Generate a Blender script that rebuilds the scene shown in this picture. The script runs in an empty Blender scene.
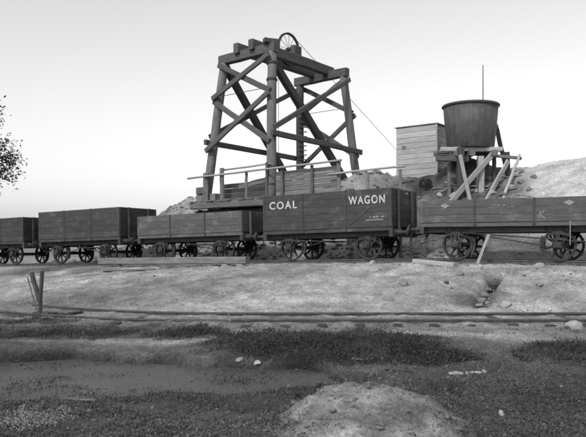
import bpy, bmesh, math, random
import numpy as np
from mathutils import Vector, Matrix, Quaternion, Euler

# ------------------------------------------------------------------ camera, sky, sun, exposure
sc = bpy.context.scene
E = 1.6                      # eye height above z = 0
F, CX, HZ = 690.0, 293.0, 249.0   # focal length in photo pixels, principal column, horizon row
cam_d = bpy.data.cameras.new('camera')
cam = bpy.data.objects.new('camera', cam_d)
sc.collection.objects.link(cam)
cam.location = (0, 0, E)
cam.rotation_euler = (math.radians(90), 0, 0)
cam_d.sensor_width = 36
cam_d.lens = 36 * F / 586
cam_d.shift_y = (HZ - 218.5) / 586
cam_d.clip_end = 9000
sc.camera = cam

SUN_EL, SUN_AZ = math.radians(46), math.radians(212)     # azimuth clockwise from +Y: from behind the camera, to the left
world = bpy.data.worlds.new('World'); sc.world = world; world.use_nodes = True
wn = world.node_tree; wn.nodes.clear()
out = wn.nodes.new('ShaderNodeOutputWorld'); bg = wn.nodes.new('ShaderNodeBackground')
sky = wn.nodes.new('ShaderNodeTexSky'); sky.sky_type = 'NISHITA'; sky.sun_disc = False
sky.sun_elevation = SUN_EL; sky.sun_rotation = SUN_AZ
sky.air_density = 1.0; sky.dust_density = 1.5; sky.ozone_density = 1.0
sep = wn.nodes.new('ShaderNodeSeparateColor')            # an early blue-sensitive plate: it records the blue of the sky as its grey
wn.links.new(sky.outputs[0], sep.inputs[0]); wn.links.new(sep.outputs[2], bg.inputs[0])
bg.inputs[1].default_value = 0.15
wn.links.new(bg.outputs[0], out.inputs[0])
sun_d = bpy.data.lights.new('sun', 'SUN'); sun_d.energy = 2.0; sun_d.angle = math.radians(6)
sun_d.color = (1, 1, 1)
sun = bpy.data.objects.new('sun', sun_d); sc.collection.objects.link(sun)
sdir = Vector((math.sin(SUN_AZ) * math.cos(SUN_EL), math.cos(SUN_AZ) * math.cos(SUN_EL), math.sin(SUN_EL)))
sun.rotation_euler = sdir.to_track_quat('Z', 'Y').to_euler()
sun.location = sdir * 60
sc.view_settings.view_transform = 'Standard'; sc.view_settings.look = 'None'
sc.view_settings.exposure = 0.3; sc.view_settings.gamma = 1.0
sc.cycles.filter_width = 1.9

random.seed(7); rng = np.random.default_rng(11)
COL = sc.collection

# ------------------------------------------------------------------ materials (all grey: the place is known from a monochrome print)
def g(v): return (v, v, v, 1)
MATS = {}
def material(name, base, var=0.35, scale=3.0, rough=0.85, bump=0.3, stretch=(1, 1, 1), rand=0.15, fine=40.0, attr=None, spec=0.3, stain=0.0, metallic=0.0, grain=0.0):
    m = bpy.data.materials.new(name); m.use_nodes = True
    nt = m.node_tree; N = nt.nodes; L = nt.links
    b = N['Principled BSDF']; b.inputs['Roughness'].default_value = rough
    b.inputs['Specular IOR Level'].default_value = spec; b.inputs['Metallic'].default_value = metallic
    tc = N.new('ShaderNodeTexCoord'); oi = N.new('ShaderNodeObjectInfo')
    add = N.new('ShaderNodeVectorMath'); add.operation = 'ADD'
    cmb = N.new('ShaderNodeCombineXYZ')
    mul = N.new('ShaderNodeMath'); mul.operation = 'MULTIPLY'; mul.inputs[1].default_value = 37.0
    L.new(oi.outputs['Random'], mul.inputs[0])
    for i in range(3): L.new(mul.outputs[0], cmb.inputs[i])
    L.new(tc.outputs['Object'], add.inputs[0]); L.new(cmb.outputs[0], add.inputs[1])
    mp = N.new('ShaderNodeMapping'); mp.inputs['Scale'].default_value = stretch
    L.new(add.outputs[0], mp.inputs[0])
    n1 = N.new('ShaderNodeTexNoise'); n1.inputs['Scale'].default_value = scale; n1.inputs['Detail'].default_value = 6; n1.inputs['Roughness'].default_value = 0.65
    n2 = N.new('ShaderNodeTexNoise'); n2.inputs['Scale'].default_value = fine; n2.inputs['Detail'].default_value = 3
    L.new(mp.outputs[0], n1.inputs[0]); L.new(mp.outputs[0], n2.inputs[0])
    r1 = N.new('ShaderNodeMapRange'); r1.inputs[1].default_value = 0.3; r1.inputs[2].default_value = 0.7
    r1.inputs[3].default_value = 1 - var; r1.inputs[4].default_value = 1 + var
    L.new(n1.outputs[0], r1.inputs[0])
    r2 = N.new('ShaderNodeMapRange'); r2.inputs[1].default_value = 0.3; r2.inputs[2].default_value = 0.7
    r2.inputs[3].default_value = 1 - var * 0.6; r2.inputs[4].default_value = 1 + var * 0.6
    L.new(n2.outputs[0], r2.inputs[0])
    r3 = N.new('ShaderNodeMapRange'); r3.inputs[3].default_value = 1 - rand; r3.inputs[4].default_value = 1 + rand
    L.new(oi.outputs['Random'], r3.inputs[0])
    a = N.new('ShaderNodeMath'); a.operation = 'MULTIPLY'; L.new(r1.outputs[0], a.inputs[0]); L.new(r2.outputs[0], a.inputs[1])
    c = N.new('ShaderNodeMath'); c.operation = 'MULTIPLY'; L.new(a.outputs[0], c.inputs[0]); L.new(r3.outputs[0], c.inputs[1])
    last = c
    if stain > 0:                                   # pale coal-dust / weathering streaks with their own shape
        n3 = N.new('ShaderNodeTexNoise'); n3.inputs['Scale'].default_value = 1.7; n3.inputs['Detail'].default_value = 8; n3.inputs['Roughness'].default_value = 0.7
        L.new(add.outputs[0], n3.inputs[0])
        r4 = N.new('ShaderNodeMapRange'); r4.inputs[1].default_value = 0.52; r4.inputs[2].default_value = 0.72
        r4.inputs[3].default_value = 1.0; r4.inputs[4].default_value = 1 + stain
        L.new(n3.outputs[0], r4.inputs[0])
        d = N.new('ShaderNodeMath'); d.operation = 'MULTIPLY'; L.new(last.outputs[0], d.inputs[0]); L.new(r4.outputs[0], d.inputs[1]); last = d
    if grain > 0:
        for gs, ga in ((22.0, grain), (70.0, grain)):
            n4 = N.new('ShaderNodeTexNoise'); n4.inputs['Scale'].default_value = gs; n4.inputs['Detail'].default_value = 4; n4.inputs['Roughness'].default_value = 0.7
            L.new(add.outputs[0], n4.inputs[0])
            r5 = N.new('ShaderNodeMapRange'); r5.inputs[1].default_value = 0.32; r5.inputs[2].default_value = 0.68
            r5.inputs[3].default_value = 1 - ga; r5.inputs[4].default_value = 1 + ga
            L.new(n4.outputs[0], r5.inputs[0])
            e = N.new('ShaderNodeMath'); e.operation = 'MULTIPLY'; L.new(last.outputs[0], e.inputs[0]); L.new(r5.outputs[0], e.inputs[1]); last = e
    v = N.new('ShaderNodeMath'); v.operation = 'MULTIPLY'; v.inputs[1].default_value = base; L.new(last.outputs[0], v.inputs[0])
    if attr:
        at = N.new('ShaderNodeAttribute'); at.attribute_name = attr
        L.new(at.outputs['Fac'], v.inputs[1])
    L.new(v.outputs[0], b.inputs['Base Color'])
    bp = N.new('ShaderNodeBump'); bp.inputs['Strength'].default_value = bump; bp.inputs['Distance'].default_value = 0.02
    mx = N.new('ShaderNodeMath'); mx.operation = 'ADD'; L.new(n1.outputs[0], mx.inputs[0]); L.new(n2.outputs[0], mx.inputs[1])
    L.new(mx.outputs[0], bp.inputs['Height']); L.new(bp.outputs[0], b.inputs['Normal'])
    MATS[name] = m
    return m
WOODG = (1, 14, 14)
material('frame_timber', 0.088, 0.4, 1.6, 0.9, 0.5, WOODG, 0.16, 12)
material('log_timber', 0.14, 0.4, 1.6, 0.9, 0.5, WOODG, 0.12, 12)
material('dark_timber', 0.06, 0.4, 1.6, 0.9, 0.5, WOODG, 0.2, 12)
material('pale_timber', 0.32, 0.3, 1.6, 0.9, 0.5, WOODG, 0.15, 12)
material('staging_timber', 0.14, 0.45, 1.6, 0.9, 0.5, WOODG, 0.28, 12)
material('shed_board', 0.36, 0.28, 1.4, 0.9, 0.5, (1, 16, 16), 0.16, 10, stain=0.15)
material('wagon_dark', 0.044, 0.32, 1.6, 0.7, 0.35, (1, 10, 10), 0.13, 12, stain=1.1)
material('wagon_mid', 0.050, 0.32, 1.6, 0.72, 0.35, (1, 10, 10), 0.13, 12, stain=1.1)
material('wagon_grey', 0.084, 0.32, 1.6, 0.75, 0.35, (1, 10, 10), 0.12, 12, stain=1.1)
material('iron_dark', 0.035, 0.4, 6, 0.6, 0.3, rand=0.15, spec=0.4)
material('iron_dusty', 0.036, 0.4, 6, 0.75, 0.3, rand=0.15, stain=0.7)
material('rail_iron', 0.07, 0.4, 5, 0.55, 0.3, rand=0.1, spec=0.5)
material('white_paint', 0.46, 0.35, 5, 0.8, 0.1, rand=0.0)
material('faded_paint', 0.23, 0.35, 12, 0.8, 0.1, rand=0.1)
material('chalk', 0.42, 0.3, 12, 0.9, 0.1, rand=0.1)
material('tank_iron', 0.072, 0.3, 1.6, 0.6, 0.25, (3, 3, 0.6), 0.0, 14, stain=0.45)
material('ground_soil', 0.3, 0.34, 1.3, 0.95, 0.9, fine=9.0, attr='albedo', rand=0.0, spec=0.1, grain=0.4)
material('stone', 0.16, 0.3, 6, 0.9, 0.5, rand=0.2, fine=40)
material('pale_stone', 0.28, 0.2, 6, 0.9, 0.5, rand=0.12, fine=40)
material('scrub_leaf', 0.042, 0.5, 1.2, 0.8, 0.0, rand=0.0, fine=30)
material('weed_leaf', 0.075, 0.6, 1.0, 0.8, 0.0, rand=0.0, fine=30)
material('dry_grass', 0.16, 0.4, 2.2, 0.85, 0.0, rand=0.0, fine=30)
material('pale_leaf', 0.19, 0.35, 5, 0.8, 0.0, rand=0.0, fine=30)
material('tree_leaf', 0.045, 0.4, 3, 0.75, 0.0, rand=0.0, fine=30)
material('bark', 0.11, 0.4, 3, 0.9, 0.6, (1, 5, 5), 0.1, 20)
material('pond_mud', 0.06, 0.25, 1.1, 0.42, 0.35, rand=0.0, fine=26, spec=0.12, grain=0.45)
material('rope_wire', 0.06, 0.1, 5, 0.6, 0.0, rand=0.0)

# ------------------------------------------------------------------ helpers
def link(name, data, parent=None, mat=None, loc=(0, 0, 0), rot=None):
    o = bpy.data.objects.new(name, data); COL.objects.link(o)
    if mat is not None and data is not None and hasattr(data, 'materials') and len(data.materials) == 0:
        data.materials.append(MATS[mat] if isinstance(mat, str) else mat)
    o.location = loc
    if rot is not None:
        if isinstance(rot, Quaternion): o.rotation_mode = 'QUATERNION'; o.rotation_quaternion = rot
        else: o.rotation_euler = rot
    if parent is not None: o.parent = parent
    return o
def tag(o, label=None, cat=None, group=None, kind=None):
    if label: o['label'] = label
    if cat: o['category'] = cat
    if group: o['group'] = group
    if kind: o['kind'] = kind
    return o
def thing(name, label, cat, loc, rot=None, group=None):
    return tag(link(name, None, None, None, loc, rot), label, cat, group)
def mesh_from(verts, faces, smooth=False):
    me = bpy.data.meshes.new('m'); me.from_pydata([tuple(v) for v in verts], [], faces); me.update()
    if smooth: me.polygons.foreach_set('use_smooth', [True] * len(me.polygons))
    return me
def box_mesh(lx, ly, lz, ch=0.008, segs=1, jit=0.0, centre=True):
    """chamfered beam, X along its length, optionally slightly uneven"""
    hy, hz = ly / 2, lz / 2; ch = min(ch, hy * .6, hz * .6)
    prof = [(-hy + ch, -hz), (hy - ch, -hz), (hy, -hz + ch), (hy, hz - ch), (hy - ch, hz), (-hy + ch, hz), (-hy, hz - ch), (-hy, -hz + ch)]
    vs, fs = [], []
    for i in range(segs + 1):
        x = lx * (i / segs - (0.5 if centre else 0))
        dy, dz = (random.uniform(-jit, jit), random.uniform(-jit, jit)) if jit else (0, 0)
        s = 1 + (random.uniform(-jit, jit) * 2 if jit else 0)
        for y, z in prof: vs.append((x, y * s + dy, z * s + dz))
    for i in range(segs):
        for k in range(8):
            a = i * 8 + k; b2 = i * 8 + (k + 1) % 8
            fs.append((a, b2, b2 + 8, a + 8))
    fs.append(tuple(range(7, -1, -1))); fs.append(tuple(range(segs * 8, segs * 8 + 8)))
    return mesh_from(vs, fs)
def log_mesh(l, r0, r1, n=10, segs=6, jit=0.02):
    vs, fs = [], []
    for i in range(segs + 1):
        u = i / segs; r = r0 + (r1 - r0) * u; dy, dz = random.uniform(-jit, jit), random.uniform(-jit, jit)
        for k in range(n):
            a = 2 * math.pi * k / n; rr = r * (1 + random.uniform(-jit, jit) * 1.5)
            vs.append((l * u, rr * math.cos(a) + dy, rr * math.sin(a) + dz))
    for i in range(segs):
        for k in range(n):
            a = i * n + k; b2 = i * n + (k + 1) % n; fs.append((a, b2, b2 + n, a + n))
    fs.append(tuple(range(n - 1, -1, -1))); fs.append(tuple(range(segs * n, segs * n + n)))
    me = mesh_from(vs, fs, True)
    return me
def aim(p0, p1, roll=0.0):
    d = (Vector(p1) - Vector(p0)); q = d.to_track_quat('X', 'Z')
    return q @ Quaternion((1, 0, 0), roll)
def beam(name, p0, p1, ly, lz, mat, parent=None, roll=0.0, jit=0.011, segs=6, ch=0.03):
    p0, p1 = Vector(p0), Vector(p1); l = (p1 - p0).length
    base = Vector(parent.location) if parent else Vector((0, 0, 0))
    return link(name, box_mesh(l, ly, lz, ch, segs, jit, False), parent, mat, p0 - base, aim(p0, p1, roll))
def log(name, p0, p1, r0, r1, mat, parent=None, n=10, segs=6, jit=0.02):
    p0, p1 = Vector(p0), Vector(p1); l = (p1 - p0).length
    base = Vector(parent.location) if parent else Vector((0, 0, 0))
    return link(name, log_mesh(l, r0, r1, n, segs, jit), parent, mat, p0 - base, aim(p0, p1))
def tube_mesh(pts, r, n=6):
    pts = [Vector(p) for p in pts]; vs, fs = [], []
    for i, p in enumerate(pts):
        d = (pts[min(i + 1, len(pts) - 1)] - pts[max(i - 1, 0)]).normalized()
        q = d.to_track_quat('Z', 'Y')
        for k in range(n):
            a = 2 * math.pi * k / n; vs.append(p + q @ Vector((r * math.cos(a), r * math.sin(a), 0)))
    for i in range(len(pts) - 1):
        for k in range(n):
            a = i * n + k; b2 = i * n + (k + 1) % n; fs.append((a, b2, b2 + n, a + n))
    fs.append(tuple(range(n - 1, -1, -1))); fs.append(tuple(range((len(pts) - 1) * n, len(pts) * n)))
    return mesh_from(vs, fs, True)
def lathe_mesh(prof, n=24, axis='Y', closed=True):
    """prof = list of (radius, position along the axis); closed ring profile"""
    vs, fs = [], []; m = len(prof)
    for k in range(n):
        a = 2 * math.pi * k / n
        for r, h in prof:
            if axis == 'Y': vs.append((r * math.cos(a), h, r * math.sin(a)))
            elif axis == 'X': vs.append((h, r * math.cos(a), r * math.sin(a)))
            else: vs.append((r * math.cos(a), r * math.sin(a), h))
    for k in range(n):
        for j in range(m if closed else m - 1):
            a = k * m + j; b2 = k * m + (j + 1) % m; c = ((k + 1) % n) * m + (j + 1) % m; d = ((k + 1) % n) * m + j
            fs.append((a, b2, c, d))
    me = mesh_from(vs, fs, False)
    bm = bmesh.new(); bm.from_mesh(me); bmesh.ops.remove_doubles(bm, verts=bm.verts, dist=1e-5); bmesh.ops.recalc_face_normals(bm, faces=bm.faces); bm.to_mesh(me); bm.free()
    return me
def prism_mesh(poly, y0, y1):
    """outline in XZ extruded along Y"""
    n = len(poly); vs = [(x, y0, z) for x, z in poly] + [(x, y1, z) for x, z in poly]
    fs = [tuple(range(n)), tuple(range(2 * n - 1, n - 1, -1))] + [(k, k + n, (k + 1) % n + n, (k + 1) % n) for k in range(n)]
    me = mesh_from(vs, fs); bm = bmesh.new(); bm.from_mesh(me); bmesh.ops.recalc_face_normals(bm, faces=bm.faces); bm.to_mesh(me); bm.free()
    return me
def merge(meshes):
    vs, fs = [], []
    for me in meshes:
        o = len(vs); vs += [v.co.copy() for v in me.vertices]; fs += [tuple(i + o for i in p.vertices) for p in me.polygons]
    return mesh_from(vs, fs)
def shift(me, dx=0, dy=0, dz=0):
    me.transform(Matrix.Translation((dx, dy, dz))); return me
def stone_mesh(r, sq=(1, 0.8, 0.6), seed=0, sub=2):
    bm = bmesh.new(); bmesh.ops.create_icosphere(bm, subdivisions=sub, radius=1)
    rs = random.Random(seed); pl = [(Vector((rs.gauss(0, 1), rs.gauss(0, 1), rs.gauss(0, 1))).normalized(), rs.uniform(.55, .85)) for _ in range(9)]
    for v in bm.verts:
        for nrm, d in pl:
            k = v.co.dot(nrm)
            if k > d: v.co -= nrm * (k - d)
        v.co = Vector((v.co.x * r * sq[0], v.co.y * r * sq[1], v.co.z * r * sq[2]))
    me = bpy.data.meshes.new('m'); bm.to_mesh(me); bm.free(); return me

# lattice noise
_perm = np.random.default_rng(5).random((256, 256))
def vnoise(x, y):
    xi = np.floor(x).astype(int); yi = np.floor(y).astype(int); fx = x - xi; fy = y - yi
    fx = fx * fx * (3 - 2 * fx); fy = fy * fy * (3 - 2 * fy)
    a = _perm[xi & 255, yi & 255]; b2 = _perm[(xi + 1) & 255, yi & 255]; c = _perm[xi & 255, (yi + 1) & 255]; d = _perm[(xi + 1) & 255, (yi + 1) & 255]
    return (a * (1 - fx) + b2 * fx) * (1 - fy) + (c * (1 - fx) + d * fx) * fy - 0.5
def fbm(x, y, o=4, gain=.5):
    s = 0; a = 1.0
    for i in range(o):
        s = s + a * vnoise(x * 2 ** i + 17.3 * i, y * 2 ** i + 9.1 * i); a *= gain
    return s
def sm(a, b, x):
    u = np.clip((x - a) / (b - a), 0, 1); return u * u * (3 - 2 * u)

# ------------------------------------------------------------------ the lie of the land
TD = np.array((0.8563, -0.5165)); TN = np.array((0.5165, 0.8563))     # along the wagons' track, and away from it
W = 2.35
O2 = np.array((3.376, 23.39)) + TN * W / 2                            # track centre at the lettered wagon's near end
def rail_rel(t):                                                      # rail top relative to the eye
    return np.where(t < 1, -0.33 + 0.0200 * np.minimum(t, 0), -0.33 - 0.006 * np.clip(t - 1, 0, 30)) if isinstance(t, np.ndarray) else \
        (-0.33 + 0.02 * min(t, 0) if t < 1 else -0.33 - 0.006 * (t - 1))
def tw(x, y):
    dx = x - O2[0]; dy = y - O2[1]
    return dx * TD[0] + dy * TD[1], dx * TN[0] + dy * TN[1]
def T(t, w, z=0.0):
    p = O2 + TD * t + TN * w; return Vector((p[0], p[1], z))
def front_y(x):                                                       # far rail of the near track
    return 16.0 + 0.076 * np.clip(-1.2 - x, 0, None) ** 2.0
FRONT_RAIL = -1.47
Hx = [-60, -21, -18.0, -16.5, -15.0, -13.4, -11.9, -8, -6.6, -5, -3.5, -1, 1, 3, 8, 14, 60]
Hz = [-.75, -.7, .7, 2.2, 2.75, 2.9, 1.7, 1.7, 2.7, 3.6, 3.45, 3.5, 3.75, 4.05, 4.35, 4.3, 4.0]
Lx = [-60, -17, -13, -8, -6, -4, -2, 60]
Lz = [6, 4.4, 4.4, 1.6, 4.0, 6.0, 8.6, 9.0]
GULLY = None
def ell(x, y, cx, cy, rx, ry, soft=.5, wob=.35):
    d = np.sqrt(((x - cx) / rx) ** 2 + ((y - cy) / ry) ** 2) + wob * fbm(x * 1.3 + cx, y * 1.3 + cy, 3)
    return 1 - sm(1 - soft / 2, 1 + soft / 2, d)
def mound(x, y): return np.clip(1.9 * np.exp(-(((x - .64 + .12 * fbm(x * 4, y * 4, 3)) / .74) ** 2 + ((y - 5.95 + .25 * fbm(x * 4 + 9, y * 4, 3)) / .95) ** 2)), 0, 1)
def ground_rel(x, y, fine=True):
    x = np.asarray(x, float); y = np.asarray(y, float)
    t, w = tw(x, y)
    bed = rail_rel(t) - 0.13
    # foreground
    fore = -1.60 - 0.06 * sm(14, 9, y) + 0.10 * fbm(x * .45, y * .45, 3) * sm(16.5, 12, y)
    # shallow bowl of the pool
    d = np.sqrt(((x + 3.6) / 3.9) ** 2 + ((y - 9.45) / 1.65) ** 2) + .30 * fbm(x * .8, y * .8, 3) + .10 * fbm(x * 3.3, y * 3.3, 3)
    fore = fore - 0.26 * (1 - sm(.92, 1.05, d))
    # bare mound close to the camera
    fore = fore + 0.37 * np.exp(-(((x - .70 + .15 * fbm(x * 3, y * 3, 2)) / .78) ** 2 + ((y - 6.3 + .3 * fbm(x * 3 + 5, y * 3, 2)) / .9) ** 2)) + .16 * np.exp(-(((x - .30) / .75) ** 2 + ((y - 5.6) / .8) ** 2)) + .10 * np.exp(-(((x - 1.25) / .4) ** 2 + ((y - 5.7) / .6) ** 2))
    # scrubby humps
    fore = fore + 0.16 * ell(x, y, .9, 11.6, 2.3, 1.2, 1.0) + .12 * ell(x, y, 4.9, 10.6, 1.6, 1.3, 1.0)
    # slope from the near track up to the wagons' track
    yB = front_y(x) + 0.45
    yA = O2[1] + (-1.75 - (x - O2[0]) * TN[0]) / TN[1]
    yA = np.maximum(yA, yB + 1.2)
    s = np.clip((y - yB) / (yA - yB), 0, 1)
    slope = -1.545 + (bed - .02 + 1.545) * (0.55 * s + 0.45 * np.sin(s * math.pi / 2)) + .10 * fbm(x * .8, y * .8, 4) * np.sin(s * math.pi)
    z = np.where(y < yB, np.where(y > yB - 2.2, np.where(fore > -1.545, -1.545 + (fore + 1.545) * sm(yB - 1.9, yB - 3.2, y), fore + (-1.545 - fore) * sm(yB - 3.2, yB - 2.0, y)), fore), slope)
    # far side
    H = np.interp(t, Hx, Hz); Ln = np.interp(t, Lx, Lz)
    ww = np.clip((w - 1.75) / Ln, 0, 1)
    prof = 0.75 * ww + 0.25 * ww * ww * (3 - 2 * ww)
    far = bed + (H - bed) * prof
    back = np.interp(t, Hx, np.array(Hz) * 0 + 1)
    rise2 = np.where((t > -13.5) & (t < -6), 1.2 * sm(6.0, 11, w), 0)
    far = far + rise2
    far = far + (0.22 * fbm(x * .7, y * .7, 4) + .10 * fbm(x * 3, y * 3, 2)) * sm(1.8, 3.2, w) * np.where(t < -17, .3, 1) * (1 - .65 * sm(1.5, 3.5, t))
    far = far + 1.15 * np.exp(-(((x - 8.1) / 1.25) ** 2 + ((y - 33.3) / 1.1) ** 2))          # earth heaped under the tank
    fall = sm(22, 48, w)
    far = far * (1 - fall) + (-1.4) * fall
    z = np.where(w > 1.75, far, np.where(w > -1.75, np.where(y > yB, bed, z), z))
    if fine:
        k = sm(60, 20, y)
        z = z + k * (0.05 * fbm(x * 2.7, y * 2.7, 3) + 0.03 * fbm(x * 7, y * 7, 3) * sm(3.0, 6, y) + mound(x, y) * (.09 * fbm(x * 4, y * 4, 3) + .05 * np.abs(fbm(x * 12, y * 12, 3))))
        if GULLY is not None:
            (ax, ay), (bx_, by_) = GULLY
            ux, uy = bx_ - ax, by_ - ay; l2 = ux * ux + uy * uy
            q = np.clip(((x - ax) * ux + (y - ay) * uy) / l2, 0, 1)
            wob = .10 * fbm(q * 5, q * 0 + 3, 2)
            dd = np.hypot(x - ax - ux * q - wob, y - ay - uy * q)
            z = z - (0.42 * (1 - q) + .16 * q) * (1 - sm(.0, .34, dd + .10 * fbm(x * 5, y * 5, 2)))
    return z
def gz(x, y): return float(ground_rel(np.array([x]), np.array([y]))[0]) + E
def hit(px, py, far=70.0):
    """ground point seen at photo pixel (px, py)"""
    k = (px - CX) / F; m = (HZ - py) / F
    Y = np.linspace(3, far, 4000)
    zz = ground_rel(k * Y, Y) - m * Y
    i = np.argmax(zz > 0)
    if zz[i] <= 0: i = len(Y) - 1
    return Vector((k * Y[i], Y[i], float(ground_rel(np.array([k * Y[i]]), np.array([Y[i]]))[0]) + E))
def P(px, py, Y): return Vector(((px - CX) / F * Y, Y, E + (HZ - py) / F * Y))
_a, _b = hit(496, 274), hit(480, 305)
GULLY = ((_a.x, _a.y), (_b.x, _b.y))

def veg_scrub(x, y):
    wob = .6 * fbm(x * .9 + 5, y * .9, 3)
    v = np.maximum.reduce([ell(x, y, .45, 11.2, 1.75, 1.15, .7), ell(x, y, -.5, 12.0, .8, .8, .7), ell(x, y, -1.9, 12.9, .75, .75, .9) * .8,
                           ell(x, y, 4.6, 10.5, 1.05, 1.15, .7), ell(x, y, -4.3, 13.2, 1.3, .85, .9) * .7, ell(x, y, 1.9, 10.3, .8, .6, .9), ell(x, y, -5.9, 15.2, .9, .45, .9) * .7])
    return np.clip(v * (1 + wob), 0, 1)
def veg_low(x, y):
    v = sm(11.0, 8.6, y + .8 * fbm(x, y, 3)) * (1 - mound(x, y))
    d = np.sqrt(((x + 3.6) / 3.9) ** 2 + ((y - 9.5) / 1.5) ** 2)
    return np.clip(v * (1 - .85 * (1 - sm(.62, 1.05, d + .5 * fbm(x * 2.5, y * 2.5, 3)))), 0, 1)
def albedo(x, y):
    t, w = tw(x, y)
    yB = front_y(x)
    a = np.full(x.shape, .235)
    a = np.where(y < yB, .17 + (.21 - .17) * sm(yB - 2.2, yB, y), a)
    a = a * (1 + .5 * fbm(x * .5, y * .5, 4)) * (1 + .45 * fbm(x * 2.1 + 3, y * 1.2, 3))
    fo = sm(yB - 1.6, yB - 4.5, y)
    a = a * (1 - fo) + fo * (.095 * (1 + .8 * fbm(x * .9, y * .9, 4)))
    path = ell(x, y, 2.6, 12.6, 1.9, .75, .7); a = a + (.27 - a) * path * .85
    p2 = ell(x, y, -2.2, 12.0, 2.2, .33, .8); a = a + (.21 - a) * p2 * .8
    a = a * (1 - .78 * veg_scrub(x, y)) ; a = a * (1 - .38 * veg_low(x, y))
    m = mound(x, y); a = a + (.14 * (1 + 1.1 * fbm(x * 3, y * 3, 3)) - a) * sm(.25, .8, m)
    # darker ring at the pool's edge and damp soil by the stop post
    d = np.sqrt(((x + 3.6) / 3.9) ** 2 + ((y - 9.45) / 1.65) ** 2) + .30 * fbm(x * .8, y * .8, 3) + .10 * fbm(x * 3.3, y * 3.3, 3)
    a = a * (1 - .7 * np.exp(-((d - .97) / .06) ** 2)) * (1 - .5 * ell(x, y, -5.0, 13.6, 2.6, 1.5, 1.2))
    # damp, dark patches on the slope
    a = a * (1 - .45 * ell(x, y, 4.6, 17.6, .8, .6, 1.2)) * (1 - .4 * ell(x, y, -5.5, 19.0, 3.4, 2.2, 1.4))
    (ax, ay), (bx_, by_) = GULLY; ux, uy = bx_ - ax, by_ - ay        # shade of the gully hole painted into the soil albedo, fading downhill
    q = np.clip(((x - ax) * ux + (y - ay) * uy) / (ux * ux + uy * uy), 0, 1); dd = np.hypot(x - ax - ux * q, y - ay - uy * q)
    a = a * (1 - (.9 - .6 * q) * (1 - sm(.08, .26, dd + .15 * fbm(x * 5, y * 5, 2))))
    # track bed darkened by coal and ash
    a = np.where(np.abs(w) < 1.7, a * np.where(np.abs(w) < 1.2, .55, .75), a)
    # the spoil behind: coaly rubble about the tank, clean pale clay to the right
    clay = sm(1.5, 3.2, t + .8 * fbm(x * .6, y * .6, 3) + .18 * (w - 6)) * sm(3.0, 5.0, w)
    rub = sm(-4.6, -3.0, t) * sm(2.0, 3.5, w)
    far = np.where(w > 1.7, 1.0, 0.0)
    b = .23 * (1 + .5 * fbm(x * .7, y * .7, 4)); b = b + (.085 * (1 + 1.1 * fbm(x * 1.7, y * 1.7, 4)) - b) * rub; b = b + (.37 - b) * clay
    b = np.where(t < -12.5, .20 * (1 + .6 * fbm(x * .8, y * .8, 4)), b)
    a = a * (1 - far) + b * far
    a = np.where(y > 60, .17, a)
    return np.clip(a, .02, .75)

def axis(core0, core1, step, far, ratio):
    c = list(np.arange(core0, core1, step)); s = step; v = core0; lo = []
    while v > -far: s *= ratio; v -= s; lo.append(v)
    s = step; v = c[-1]; hi = []
    while v < far: s *= ratio; v += s; hi.append(v)
    return np.array(lo[::-1] + c + hi)
gx = axis(-11, 12, 0.085, 4000, 1.16)
gy = np.concatenate([np.linspace(-60, 3.6, 24)[:-1], np.arange(3.6, 21, .07), np.arange(21, 42, .16), 42 + np.cumsum(.2 * 1.16 ** np.arange(62))])
gy = gy[gy < 7000]
X, Y = np.meshgrid(gx, gy); Z = ground_rel(X.ravel(), Y.ravel()) + E
nx, ny = len(gx), len(gy)
co = np.stack([X.ravel(), Y.ravel(), Z], 1).astype(np.float32)
ii = (np.arange(ny - 1)[:, None] * nx + np.arange(nx - 1)[None, :]).ravel()
quads = np.stack([ii, ii + 1, ii + 1 + nx, ii + nx], 1).astype(np.int32)
def np_mesh(co, faces, k, smooth=False):
    me = bpy.data.meshes.new('m'); n = len(faces)
    me.vertices.add(len(co)); me.vertices.foreach_set('co', np.asarray(co, np.float32).ravel())
    me.loops.add(n * k); me.loops.foreach_set('vertex_index', np.asarray(faces, np.int32).ravel())
    me.polygons.add(n); me.polygons.foreach_set('loop_start', np.arange(n, dtype=np.int32) * k)
    me.polygons.foreach_set('loop_total', np.full(n, k, np.int32))
    if smooth: me.polygons.foreach_set('use_smooth', np.ones(n, bool))
    me.update(calc_edges=True); me.validate(); return me
gm = np_mesh(co, quads, 4, True)
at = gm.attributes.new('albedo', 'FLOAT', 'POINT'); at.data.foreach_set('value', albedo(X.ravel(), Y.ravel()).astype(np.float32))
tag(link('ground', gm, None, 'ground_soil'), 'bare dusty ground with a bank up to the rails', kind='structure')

# muddy pool surface
vs = [(-3.6, 9.45, 0)]; n = 72
for k in range(n):
    a = 2 * math.pi * k / n; vs.append((-3.6 + 5.2 * math.cos(a), 9.45 + 2.4 * math.sin(a), 0))
me = mesh_from(vs, [(0, 1 + k, 1 + (k + 1) % n) for k in range(n)])
tag(link('pond', me, None, 'pond_mud', (0, 0, E - 1.795)), 'shallow scummy pool in the hollow', kind='structure')

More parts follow.
